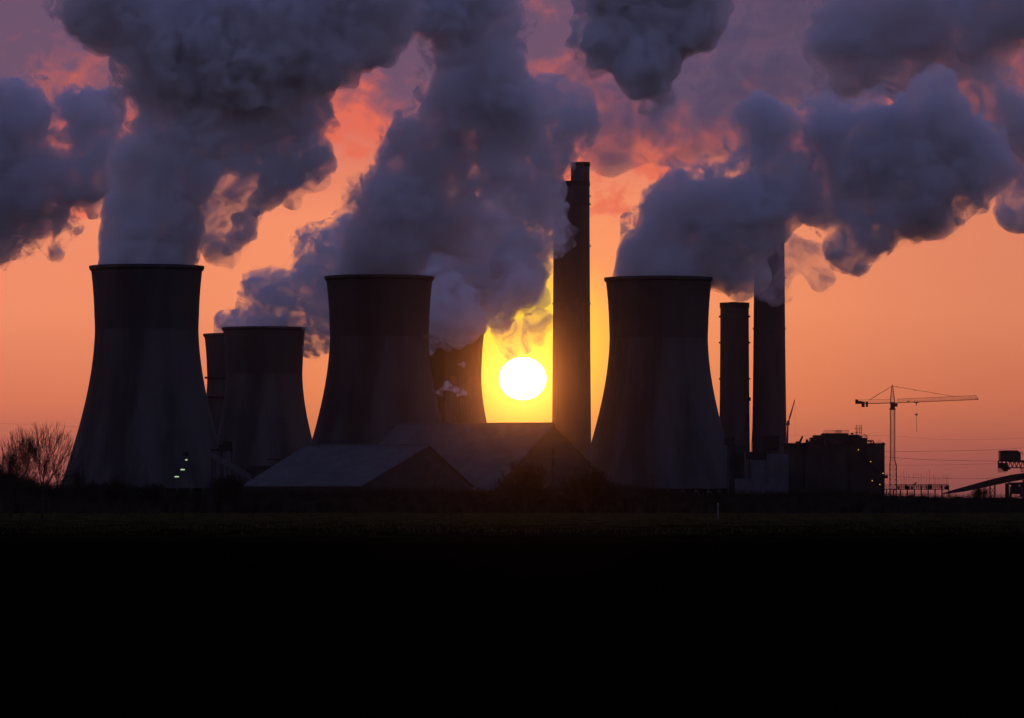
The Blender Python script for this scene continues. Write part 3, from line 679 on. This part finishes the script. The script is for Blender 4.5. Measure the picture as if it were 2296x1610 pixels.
for x in (1900, 1985, 2075):
    p_ = pt(q1, x, 455, DH + 4); MB().tube((p_.x, DH + 4, 0), (p_.x, DH + 4, p_.z), .5).build('stilt', M['steel'], t)
DT = 2300.0
a = pt(q1, 1620, 700, DT)
t = thing('stair_tower', Vector((a.x, DT, 0)), 'small dark stair tower with three greenish white lamps in front of the leftmost tower', 'stair tower')
fr = MB()
xs = (1556, 1606, 1652, 1695)
for x in xs:
    for d_ in (0, 4): p_ = pt(q1, x, 560 if x < 1640 else 470, DT + d_); fr.tube((p_.x, DT + d_, 0), p_, .22, n=4)
fr.build('frame', M['steel'], t)
for x0, x1, y in ((1556, 1606, 580), (1556, 1652, 640), (1606, 1695, 555), (1556, 1695, 700), (1652, 1695, 480), (1606, 1695, 635)):
    bx(q1, x0, y, x1, y + 5, DT - .1, 4.2, 'landing', M['steel'], t)
for x0, y0, x1, y1 in ((1606, 700, 1652, 640), (1652, 635, 1695, 560), (1556, 700, 1606, 640)):
    slab_between(pt(q1, x0, y0, DT + 1), pt(q1, x1, y1, DT + 1), .3, 1.2, 'stair_flight', M['steel'], t)
for x, y, w_ in ((1671, 537, .5), (1638, 624, .95), (1585, 688, .95)):
    p_ = pt(q1, x, y, DT - 1.0)
    lb = MB().box((p_.x - w_ - .2, p_.y + .1, p_.z + .3), (p_.x + w_ + .2, p_.y + .8, p_.z + .5)).build('lamp_hood', M['steel'], t)
    MB().tube((p_.x - w_, p_.y, p_.z), (p_.x + w_, p_.y, p_.z), 0.25, n=8).build('lamp', M['lamp_w'], lb)
bx(q1, 1640, 470, 1695, 500, DT + .5, 3.5, 'cabin', M['soot_clad'], t)
# low yard clutter behind the small shed
t = building('low dark coal bunker left of the small shed', 'bunker', [(200, 590, 420, 700, 0, 20, 'wall', M['soot_clad']), (355, 578, 450, 586, -1, 6, 'pipe_bridge', M['pale_clad']), (385, 530, 560, 540, 1, 6, 'conveyor_deck', M['black'])], q2, 2420.0)

# ------------------------------------------------------------------ construction deck with starter bars
DK = 2830.0
rnd = random.Random(5)
a = pt(q5, 1285, 1200, DK)
t = thing('construction_deck', Vector((a.x, DK + 5, 0)), 'low construction deck bristling with thin upright bars right of the tower crane', 'deck')
bx(q5, 985, 1213, 1590, 1220, DK, 14, 'slab', M['black'], t)
bx(q5, 1080, 1168, 1580, 1171, DK - .2, .5, 'edge_beam', M['black'], t)
for x in range(1000, 1590, 65):
    bx(q5, x, 1220, x + 9, 1300, DK + 2, 1.5, 'column', M['black'], t, False)
rail(q5, 985, 1585, 1172, 1214, DK - .1, t, 34, M['black'], 0.09, (0.25, 0.5, 0.75))
rail(q5, 1100, 1585, 1180, 1214, DK + 6, t, 24, M['black'], 0.12, (0.3, 0.6))
for i in range(14):
    x = rnd.uniform(1100, 1580); w_ = rnd.uniform(6, 22)
    bx(q5, x, rnd.uniform(1172, 1195), x + w_, 1213, DK + 3, 3, 'formwork', M['black'], t)
for i in range(34):
    x = 1105 + 480 * i / 33 + rnd.uniform(-6, 6); p0 = pt(q5, x, 1213, DK + 2); p1_ = pt(q5, x + rnd.uniform(-2, 2), rnd.choice((1030, 1062, 1072, 1080, 1095, 1110, 1120)), DK + 2)
    MB().tube(p0, p1_, rnd.uniform(.04, .10), n=4).build('starter_bar', M['steel'], t)
MB().tube(pt(q5, 1258, 1180, DK + 4), pt(q5, 1284, 1147, DK + 4), .5, .25).build('davit_arm', M['black'], t)

# ------------------------------------------------------------------ stacker and conveyor on the right
DX = 2400.0
a = pt(q5, 2330, 1200, DX)
t = thing('coal_stacker', Vector((a.x, DX, 0)), 'dark coal stacker boom with a boxy cabin at the right edge', 'stacker')
pts_ = [(2078, 948), (2078, 862), (2110, 850), (2235, 850), (2266, 872), (2266, 948)]
V = [pt(q5, x, y, DX) for x, y in pts_]; n = len(V)
MB().add(V + [x + Vector((0, 6, 0)) for x in V], [tuple(range(n)), tuple(reversed(range(n, 2 * n)))] + [(i, n + i, n + (i + 1) % n, (i + 1) % n) for i in range(n)]).build('machine_house', M['black'], t)
g_ = MB().tube(pt(q5, 2061, 948, DX + 1), pt(q5, 2061, 858, DX + 1), .28, n=4).tube(pt(q5, 2055, 858, DX + 1), pt(q5, 2110, 856, DX + 1), .28, n=4).tube(pt(q5, 2290, 890, DX + 1), pt(q5, 2266, 860, DX + 1), .2, n=4); g_.build('frame', M['black'], t)
g_ = MB()
for d_ in (0, 5):
    A0, A1, B0, B1 = pt(q5, 2050, 952, DX + d_), pt(q5, 2440, 946, DX + d_), pt(q5, 2050, 1012, DX + d_), pt(q5, 2440, 1014, DX + d_)
    g_.tube(A0, A1, .38, n=4).tube(B0, B1, .38, n=4)
    for i in range(10):
        g_.tube(A0.lerp(A1, i / 10), B0.lerp(B1, (i + .5) / 10), .3, n=4).tube(B0.lerp(B1, (i + .5) / 10), A0.lerp(A1, (i + 1) / 10), .3, n=4)
g_.build('boom_truss', M['black'], t)
bx(q5, 2150, 948, 2296 + 140, 962, DX + .5, 4, 'walkway', M['black'], t)
bx(q5, 2058, 968, 2145, 1018, DX + .5, 4, 'drive_house', M['black'], t); bx(q5, 2085, 1018, 2170, 1032, DX + 1, 3, 'chute', M['black'], t); bx(q5, 2100, 1032, 2145, 1048, DX + 1, 3, 'chute', M['black'], t)
rail(q5, 2052, 2120, 1030, 1062, DX + .5, t, 6, M['black'], 0.12)
rail(q5, 2050, 2085, 948, 1030, DX + .3, t, 3, M['black'], 0.12)
for x in (2262, 2296): bx(q5, x, 1022, x + 26, 1030, DX + 1, 2, 'bracket', M['black'], t); bx(q5, x + 4, 1040, x + 30, 1050, DX + 1, 2, 'bracket', M['black'], t)
for x in (2400, 2436): p_ = pt(q5, x, 1010, DX + 2); MB().tube((p_.x, DX + 2, 0), p_, .8).build('leg', M['black'], t)
DV = 2420.0
top_ = [(1540, 1252), (1650, 1218), (1750, 1190), (1900, 1148), (2050, 1108), (2180, 1080), (2296, 1063), (2440, 1045)]
bot_ = [(1540, 1262), (1650, 1250), (1750, 1236), (1900, 1205), (2050, 1172), (2180, 1145), (2296, 1125), (2440, 1105)]
V = [pt(q5, *x, DV) for x in top_] + [pt(q5, *x, DV) for x in reversed(bot_)]; n = len(V)
p_ = pt(q5, 2100, 1200, DV)
t = thing('belt_conveyor', Vector((p_.x, DV, 0)), 'dark covered belt conveyor curving up to the right edge', 'conveyor')
k_ = len(top_); fs = [(i, n - 1 - i, n - 2 - i, i + 1) for i in range(k_ - 1)]; fs += [tuple(x + n for x in reversed(f)) for f in fs] + [(i, (i + 1) % n, n + (i + 1) % n, n + i) for i in range(n)]
MB().add(V + [x + Vector((0, 5, 0)) for x in V], fs).build('gallery', M['soot_clad'], t)
for x, y, r_ in ((2137, 1160, 1.0), (1976, 1190, .35), (2022, 1180, .35), (2300, 1130, 1.0)):
    p_ = pt(q5, x, y, DV + 2); MB().tube((p_.x, DV + 2, 0), p_, r_, n=6).build('support', M['black'], t)
MB().tube(pt(q5, 1976, 1192, DV + 2), pt(q5, 2022, 1262, DV + 2), .2, n=4).tube(pt(q5, 2022, 1192, DV + 2), pt(q5, 1976, 1262, DV + 2), .2, n=4).build('brace', M['black'], t)
building('dark hopper block on legs under the belt conveyor at the right edge', 'hopper_block',
   [(2160, 1152, 2275, 1175, 0, 8, 'deck', M['black']), (2172, 1190, 2262, 1262, 1, 6, 'hopper', M['black']), (2185, 1175, 2250, 1190, 1, 6, 'chute', M['black']), (2268, 1150, 2300, 1290, 1, 6, 'wall', M['black']), (2164, 1240, 2180, 1300, 1, 2, 'leg', M['black'])], q5, 2380.0)

# ------------------------------------------------------------------ overhead wires
def wire(q, pts, D, lab, r):
    g_ = MB(); P_ = [pt(q, x, y, D) for x, y in pts]
    # smooth curve
    fine = []
    for i in range(len(P_) - 1):
        for k in range(8):
            a_ = k / 8; p0 = P_[max(i - 1, 0)]; p3 = P_[min(i + 2, len(P_) - 1)]
            fine.append(0.5 * ((2 * P_[i]) + (P_[i + 1] - p0) * a_ + (2 * p0 - 5 * P_[i] + 4 * P_[i + 1] - p3) * a_ ** 2 + (3 * P_[i] - p0 - 3 * P_[i + 1] + p3) * a_ ** 3))
    fine.append(P_[-1])
    for i in range(len(fine) - 1): g_.tube(fine[i], fine[i + 1], r, n=4)
    tag(g_.build('power_cable', M['steel']), lab, 'cable', 'overhead power cables')
wire(q5, [(-500, 690), (80, 708), (985, 712), (1500, 748), (2050, 745), (2600, 722)], 3700.0, 'topmost faint power cable crossing the sky right of the tower crane', .07)
wire(q5, [(400, 868), (985, 862), (1500, 858), (2050, 843), (2600, 800)], 3300.0, 'power cable running just above the stacker cabin roof at the right', .11)
wire(q5, [(400, 870), (985, 912), (1430, 940), (2050, 952), (2600, 960)], 3300.0, 'power cable sloping down to the stacker boom at the right', .13)
wire(q5, [(400, 990), (985, 990), (1500, 988), (2050, 975), (2600, 950)], 3300.0, 'power cable just below the level of the stacker boom', .08)
wire(q5, [(400, 1060), (985, 1088), (1240, 1105), (1700, 1117), (2050, 1112), (2600, 1090)], 3300.0, 'lowest power cable passing through the upright bars of the construction deck', .10)
wire(q1, [(-300, 205), (0, 212), (380, 222), (690, 240), (1100, 265)], 3600.0, 'faint power cable above the bare trees at the left edge', .07)

# ------------------------------------------------------------------ bare trees
def bare_tree(label, u, vtop, D, width_px, seed, stems=1, levels=5,  lean=0.0, group=None, name='bare_tree', cat='tree', dens=1.0, r_mul=1.0):
    rnd = random.Random(seed); base = P(u, VH, D); base.z = 0
    H = P(u, vtop, D).z; W = S(width_px, D)
    t = thing(name, base, label, cat, group)
    tr = MB(); cr = MB()
    MAXL = levels if stems == 1 else 4
    def grow(p, d, L, r, lev, g_):
        n = 4 if lev == 0 else (3 if lev < 4 else 2)
        for i in range(n):
            d = (d + Vector((rnd.uniform(-1, 1), rnd.uniform(-1, 1), rnd.uniform(-.5, .7))) * (0.08 if lev == 0 else 0.17)).normalized()
            q_ = p + d * (L / n); r1 = r * 0.9
            g_.tube(p, q_, r, r1, 6 if lev < 2 else 3)
            p, r = q_, r1
            if lev < MAXL and i < n - 1 and (lev > 0 or i > 0) and rnd.random() < (.9 if lev else .8): side(p, d, L * (.72 if lev else .85) * rnd.uniform(.7, 1.1), r * .55, lev + 1, .45, 1.05)
        if lev < MAXL:
            for _ in range(3 if lev < 4 else 2): side(p, d, L * rnd.uniform(.66, .84), r * .70, lev + 1, .18, .65)
    def side(p, d, L, r, lev, a0, a1):
        a_ = rnd.uniform(a0, a1); s_ = d.orthogonal().normalized(); s_.rotate(Matrix.Rotation(rnd.uniform(0, 6.28), 3, d))
        dd = d * math.cos(a_) + s_ * math.sin(a_)
        dd = (dd.normalized() + Vector((0, 0, .10 if lev < 4 else .22))).normalized()
        grow(p, dd, L, max(r, 0.017 * r_mul), lev, cr)
    for k in range(stems):
        d0 = Vector((lean + (rnd.uniform(-.6, .6) if stems > 1 else 0), rnd.uniform(-.2, .2), 1)).normalized()
        st = base + Vector((rnd.uniform(-1, 1), rnd.uniform(-1, 1), 0)) * .05
        grow(st, d0, H * .26, H * .017 * (0.6 if stems > 1 else 1), 0, tr)
    # fit to the measured height and width
    zs = max(v[2] for v in cr.v); kz = H / zs
    xs_ = sorted(v[0] - base.x for v in cr.v); wx = xs_[int(len(xs_) * .985)] - xs_[int(len(xs_) * .015)]; kx = W / wx
    for g_ in (tr, cr): g_.v = [(base.x + (v[0] - base.x) * kx, base.y + (v[1] - base.y) * kx, v[2] * kz) for v in g_.v]
    tr.build('trunk', M['twig'], t); cr.build('crown', M['twig'], t)
    return t
GT = 'bare winter trees'
bare_tree('tallest bare tree at the left, right-hand one of the clump, spreading crown', 94, 942, 700.0, 112, 41, group=GT, r_mul=1.1)
bare_tree('slimmer bare tree just left of the tallest one', 46, 951, 710.0, 70, 22, group=GT, r_mul=1.2)
bare_tree('bare tree cut by the left edge of the picture', 2, 972, 690.0, 70, 23, group=GT, r_mul=1.2)
bare_tree('low bare tree in front of the leftmost tower\'s left foot', 172, 1044, 720.0, 60, 24, stems=2, group=GT, r_mul=0.9)
bare_tree('twiggy bare bush at the left edge below the trees', 25, 1010, 680.0, 80, 29, stems=3, group=GT, r_mul=0.9)
bare_tree('many-stemmed bare thicket tree in front of the large shed\'s right corner', 1180, 1030, 1090.0, 100, 25, stems=7, group=GT, r_mul=1.6)
bare_tree('many-stemmed bare thicket tree at the foot of the right-hand near tower', 1312, 1042, 1090.0, 92, 26, stems=7, group=GT, r_mul=1.6)
bare_tree('low rounded bare thicket at the foot of the pale conveyor', 507, 1060, 1080.0, 70, 30, stems=6, group=GT, r_mul=1.6)
bare_tree('low bare bush under the leftmost tower, left of its lamps', 262, 1062, 900.0, 70, 31, stems=5, group=GT, r_mul=1.4)
bare_tree('rounded bare bush under the leftmost tower, nearest to its lamps', 350, 1078, 900.0, 60, 32, stems=5, group=GT, r_mul=1.4)
bare_tree('thin bare bush below the belt conveyor at the right', 2198, 1088, 1500.0, 40, 33, stems=4, group=GT, r_mul=1.4)

# hedge: uncountable scrub along the far side of the field
prof = [(-150, 1040), (0, 1050), (60, 1068), (110, 1082), (150, 1090), (200, 1084), (300, 1088), (380, 1099), (450, 1097), (500, 1086), (550, 1094), (700, 1093), (900, 1090), (1100, 1095), (1200, 1088), (1300, 1084),
        (1360, 1074), (1450, 1090), (1560, 1105), (1610, 1103), (1651, 1097), (1700, 1100), (1770, 1096), (1980, 1101), (2100, 1106), (2296, 1108), (2500, 1108)]
def top_v(u):
    for (a_, b_), (c_, d_) in zip(prof, prof[1:]):
        if a_ <= u <= c_: return b_ + (d_ - b_) * (u - a_) / (c_ - a_)
    return prof[-1][1]
rnd = random.Random(77); g_ = MB(); DG = 1100.0
for i in range(44000):
    u = rnd.uniform(-150, 2450) if i % 5 else rnd.uniform(-150, 420); h_ = P(u, top_v(u) - abs(rnd.gauss(0.0, 7.0 if u < 170 else 3.5)) * (1 + mn.noise(Vector((u * .06, 7, 0)))), DG).z; y = DG + rnd.uniform(-6, 6); x = S(u - U0, DG)
    h_ = max(h_, 2.5)
    z1 = h_ * rnd.uniform(.70, 1.02); z0 = max(0, z1 - rnd.uniform(1.0, 3.0)); dx = rnd.gauss(0, .35); w_ = rnd.uniform(.03, .07)
    g_.add([(x, y, z0), (x + w_, y + .03, z0), (x + dx, y, z1)], [(0, 1, 2)])
NS = 420; rows = []
for k in range(NS + 1):
    u = -150 + 2600 * k / NS; h_ = max(P(u, top_v(u), DG).z * (.80 + .12 * mn.noise(Vector((u * .05, 1, 0)))), 1.5); x = S(u - U0, DG)
    rows.append([(x, DG - 6 + mn.noise(Vector((u * .1, 3, 0))) * 1.5, 0), (x, DG - 5.2, h_ * .6), (x, DG - 2.5, h_ * .95), (x, DG + 2.5, h_), (x, DG + 6, h_ * .5), (x, DG + 7, 0)])
nb = len(g_.v); g_.v += [v for r_ in rows for v in r_]
for k in range(NS):
    for j in range(5): a_ = nb + k * 6 + j; g_.f.append((a_, a_ + 6, a_ + 7, a_ + 1))
M['scrub'] = mat('winter_scrub', (0.028, 0.022, 0.016), 1.0, 0.3, 0.4, spec=0.0)
tag(g_.build('hedge', M['scrub']), 'long dark winter hedge along the far side of the field', 'hedge', kind='stuff')
# pole, post, lights in front
def pole(u, v0, D, lab, arms):
    b_ = P(u, VH, D); b_.z = 0; h_ = P(u, v0, D).z
    t = thing('utility_pole', b_, lab, 'pole', 'utility poles')
    MB().tube(b_, b_ + Vector((0, 0, h_)), .28, .18, 8).build('shaft', M['twig'], t)
    for dz, w_ in arms: MB().box((b_.x - w_, D - .15, h_ - dz), (b_.x + w_, D + .15, h_ - dz + .25)).build('crossarm', M['steel'], t)
    return t
pole(1240, 1007, 1180.0, 'utility pole with one crossarm between the two bare thickets', ((2.4, 2.2), (4.2, .6)))
pole(1320, 1034, 1250.0, 'short utility pole rising out of the right-hand thicket', ((.6, .5),))
pole(1463, 1063, 1300.0, 'short pole with two small arms in front of the right-hand near tower', ((.3, 1.1), (1.4, .7)))
M['post'] = mat('pale_post', (0.30, 0.29, 0.27), 0.8, 0.1, 1.0)
b_ = P(1610, VH, 760.0); b_.z = 0
t = thing('marker_post', b_, 'thin pale marker post standing in the dark field', 'post')
MB().tube(b_, b_ + Vector((0, 0, 2.2)), .05, .04, 8).build('shaft', M['post'], t); MB().box((b_.x - .09, 759.95, 2.2), (b_.x + .09, 760.05, 2.42)).build('cap', M['post'], t)

# ------------------------------------------------------------------ ground
mg = bpy.data.materials.new('field'); mg.use_nodes = True; nt = mg.node_tree; p_ = nt.nodes['Principled BSDF']
tc = nt.nodes.new('ShaderNodeTexCoord'); sp = nt.nodes.new('ShaderNodeSeparateXYZ'); nt.links.new(tc.outputs['Object'], sp.inputs[0])
mp = nt.nodes.new('ShaderNodeMapping'); mp.inputs['Scale'].default_value = (0.25, 0.05, 1); nt.links.new(tc.outputs['Object'], mp.inputs[0])
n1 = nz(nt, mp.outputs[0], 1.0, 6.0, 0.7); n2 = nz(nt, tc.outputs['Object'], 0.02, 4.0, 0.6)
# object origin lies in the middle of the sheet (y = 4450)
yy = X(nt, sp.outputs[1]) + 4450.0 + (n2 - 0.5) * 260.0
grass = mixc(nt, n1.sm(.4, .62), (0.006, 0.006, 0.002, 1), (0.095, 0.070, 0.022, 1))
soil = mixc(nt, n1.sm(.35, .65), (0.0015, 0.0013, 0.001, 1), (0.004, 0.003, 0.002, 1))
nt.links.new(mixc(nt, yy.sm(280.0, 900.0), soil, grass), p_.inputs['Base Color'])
p_.inputs['Roughness'].default_value = 1.0; p_.inputs['Specular IOR Level'].default_value = 0.0
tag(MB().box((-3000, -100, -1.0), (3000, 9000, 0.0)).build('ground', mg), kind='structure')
# rough grass tufts over the middle of the field
g_ = MB(); rnd = random.Random(9)
for i in range(26000):
    D_ = 420 + 670 * rnd.random() ** 0.75; u = rnd.uniform(-100, 2400); x = S(u - U0, D_)
    k_ = mn.noise(Vector((x * .04, D_ * .012, 0)))
    if rnd.random() > 0.35 + 0.9 * k_ + 0.5 * (D_ - 420) / 670: continue
    h_ = rnd.uniform(.10, .42); w_ = rnd.uniform(.02, .07); l_ = rnd.uniform(-.12, .12)
    g_.add([(x - w_, D_, 0), (x + w_, D_ + rnd.uniform(-.05, .05), 0), (x + l_ + w_ * .4, D_, h_ * .7), (x + l_ * 1.6, D_ + .02, h_)], [(0, 1, 2, 3)])
tag(g_.build('grass', mat('rough_grass', (0.06, 0.050, 0.02), 1.0, 0.4, 0.3, spec=0.0)), 'rough tufts of dead grass across the dark field', 'grass', kind='stuff')

# sun
me = bpy.data.meshes.new('sun'); bm = bmesh.new(); bmesh.ops.create_icosphere(bm, subdivisions=5, radius=1.0); bm.to_mesh(me); bm.free()
DS = 30000.0
c = P(1172, 849, DS)
me.transform(Matrix.Translation(c) @ Matrix.Diagonal((S(52.5, DS), S(52.5, DS), S(47.5, DS), 1)))
ms = bpy.data.materials.new('sun_disc'); ms.use_nodes = True; nt = ms.node_tree; nt.nodes.clear()
e_ = nt.nodes.new('ShaderNodeEmission'); e_.inputs[0].default_value = (1.0, 0.24, 0.045, 1); e_.inputs[1].default_value = 52.0
o_ = nt.nodes.new('ShaderNodeOutputMaterial'); tp_ = nt.nodes.new('ShaderNodeBsdfTransparent'); ad = nt.nodes.new('ShaderNodeAddShader')
nt.links.new(e_.outputs[0], ad.inputs[0]); nt.links.new(tp_.outputs[0], ad.inputs[1]); nt.links.new(ad.outputs[0], o_.inputs[0])
tag(link('sun', me, ms, None, True), 'low white sun disc beside the tall chimney', 'sun')

# haze
mh = bpy.data.materials.new('haze'); mh.use_nodes = True; nt = mh.node_tree; nt.nodes.clear()
pv = nt.nodes.new('ShaderNodeVolumePrincipled'); pv.inputs['Color'].default_value = (0.9, 0.9, 0.95, 1)
pv.inputs['Density'].default_value = 0.9e-5; pv.inputs['Anisotropy'].default_value = 0.992
o_ = nt.nodes.new('ShaderNodeOutputMaterial'); nt.links.new(pv.outputs[0], o_.inputs['Volume'])
mh.cycles.volume_sampling = 'EQUIANGULAR'
hz = MB().box((-3100, -200, -2.0), (3100, 9100, 520)).build('haze', mh); tag(hz, kind='stuff')
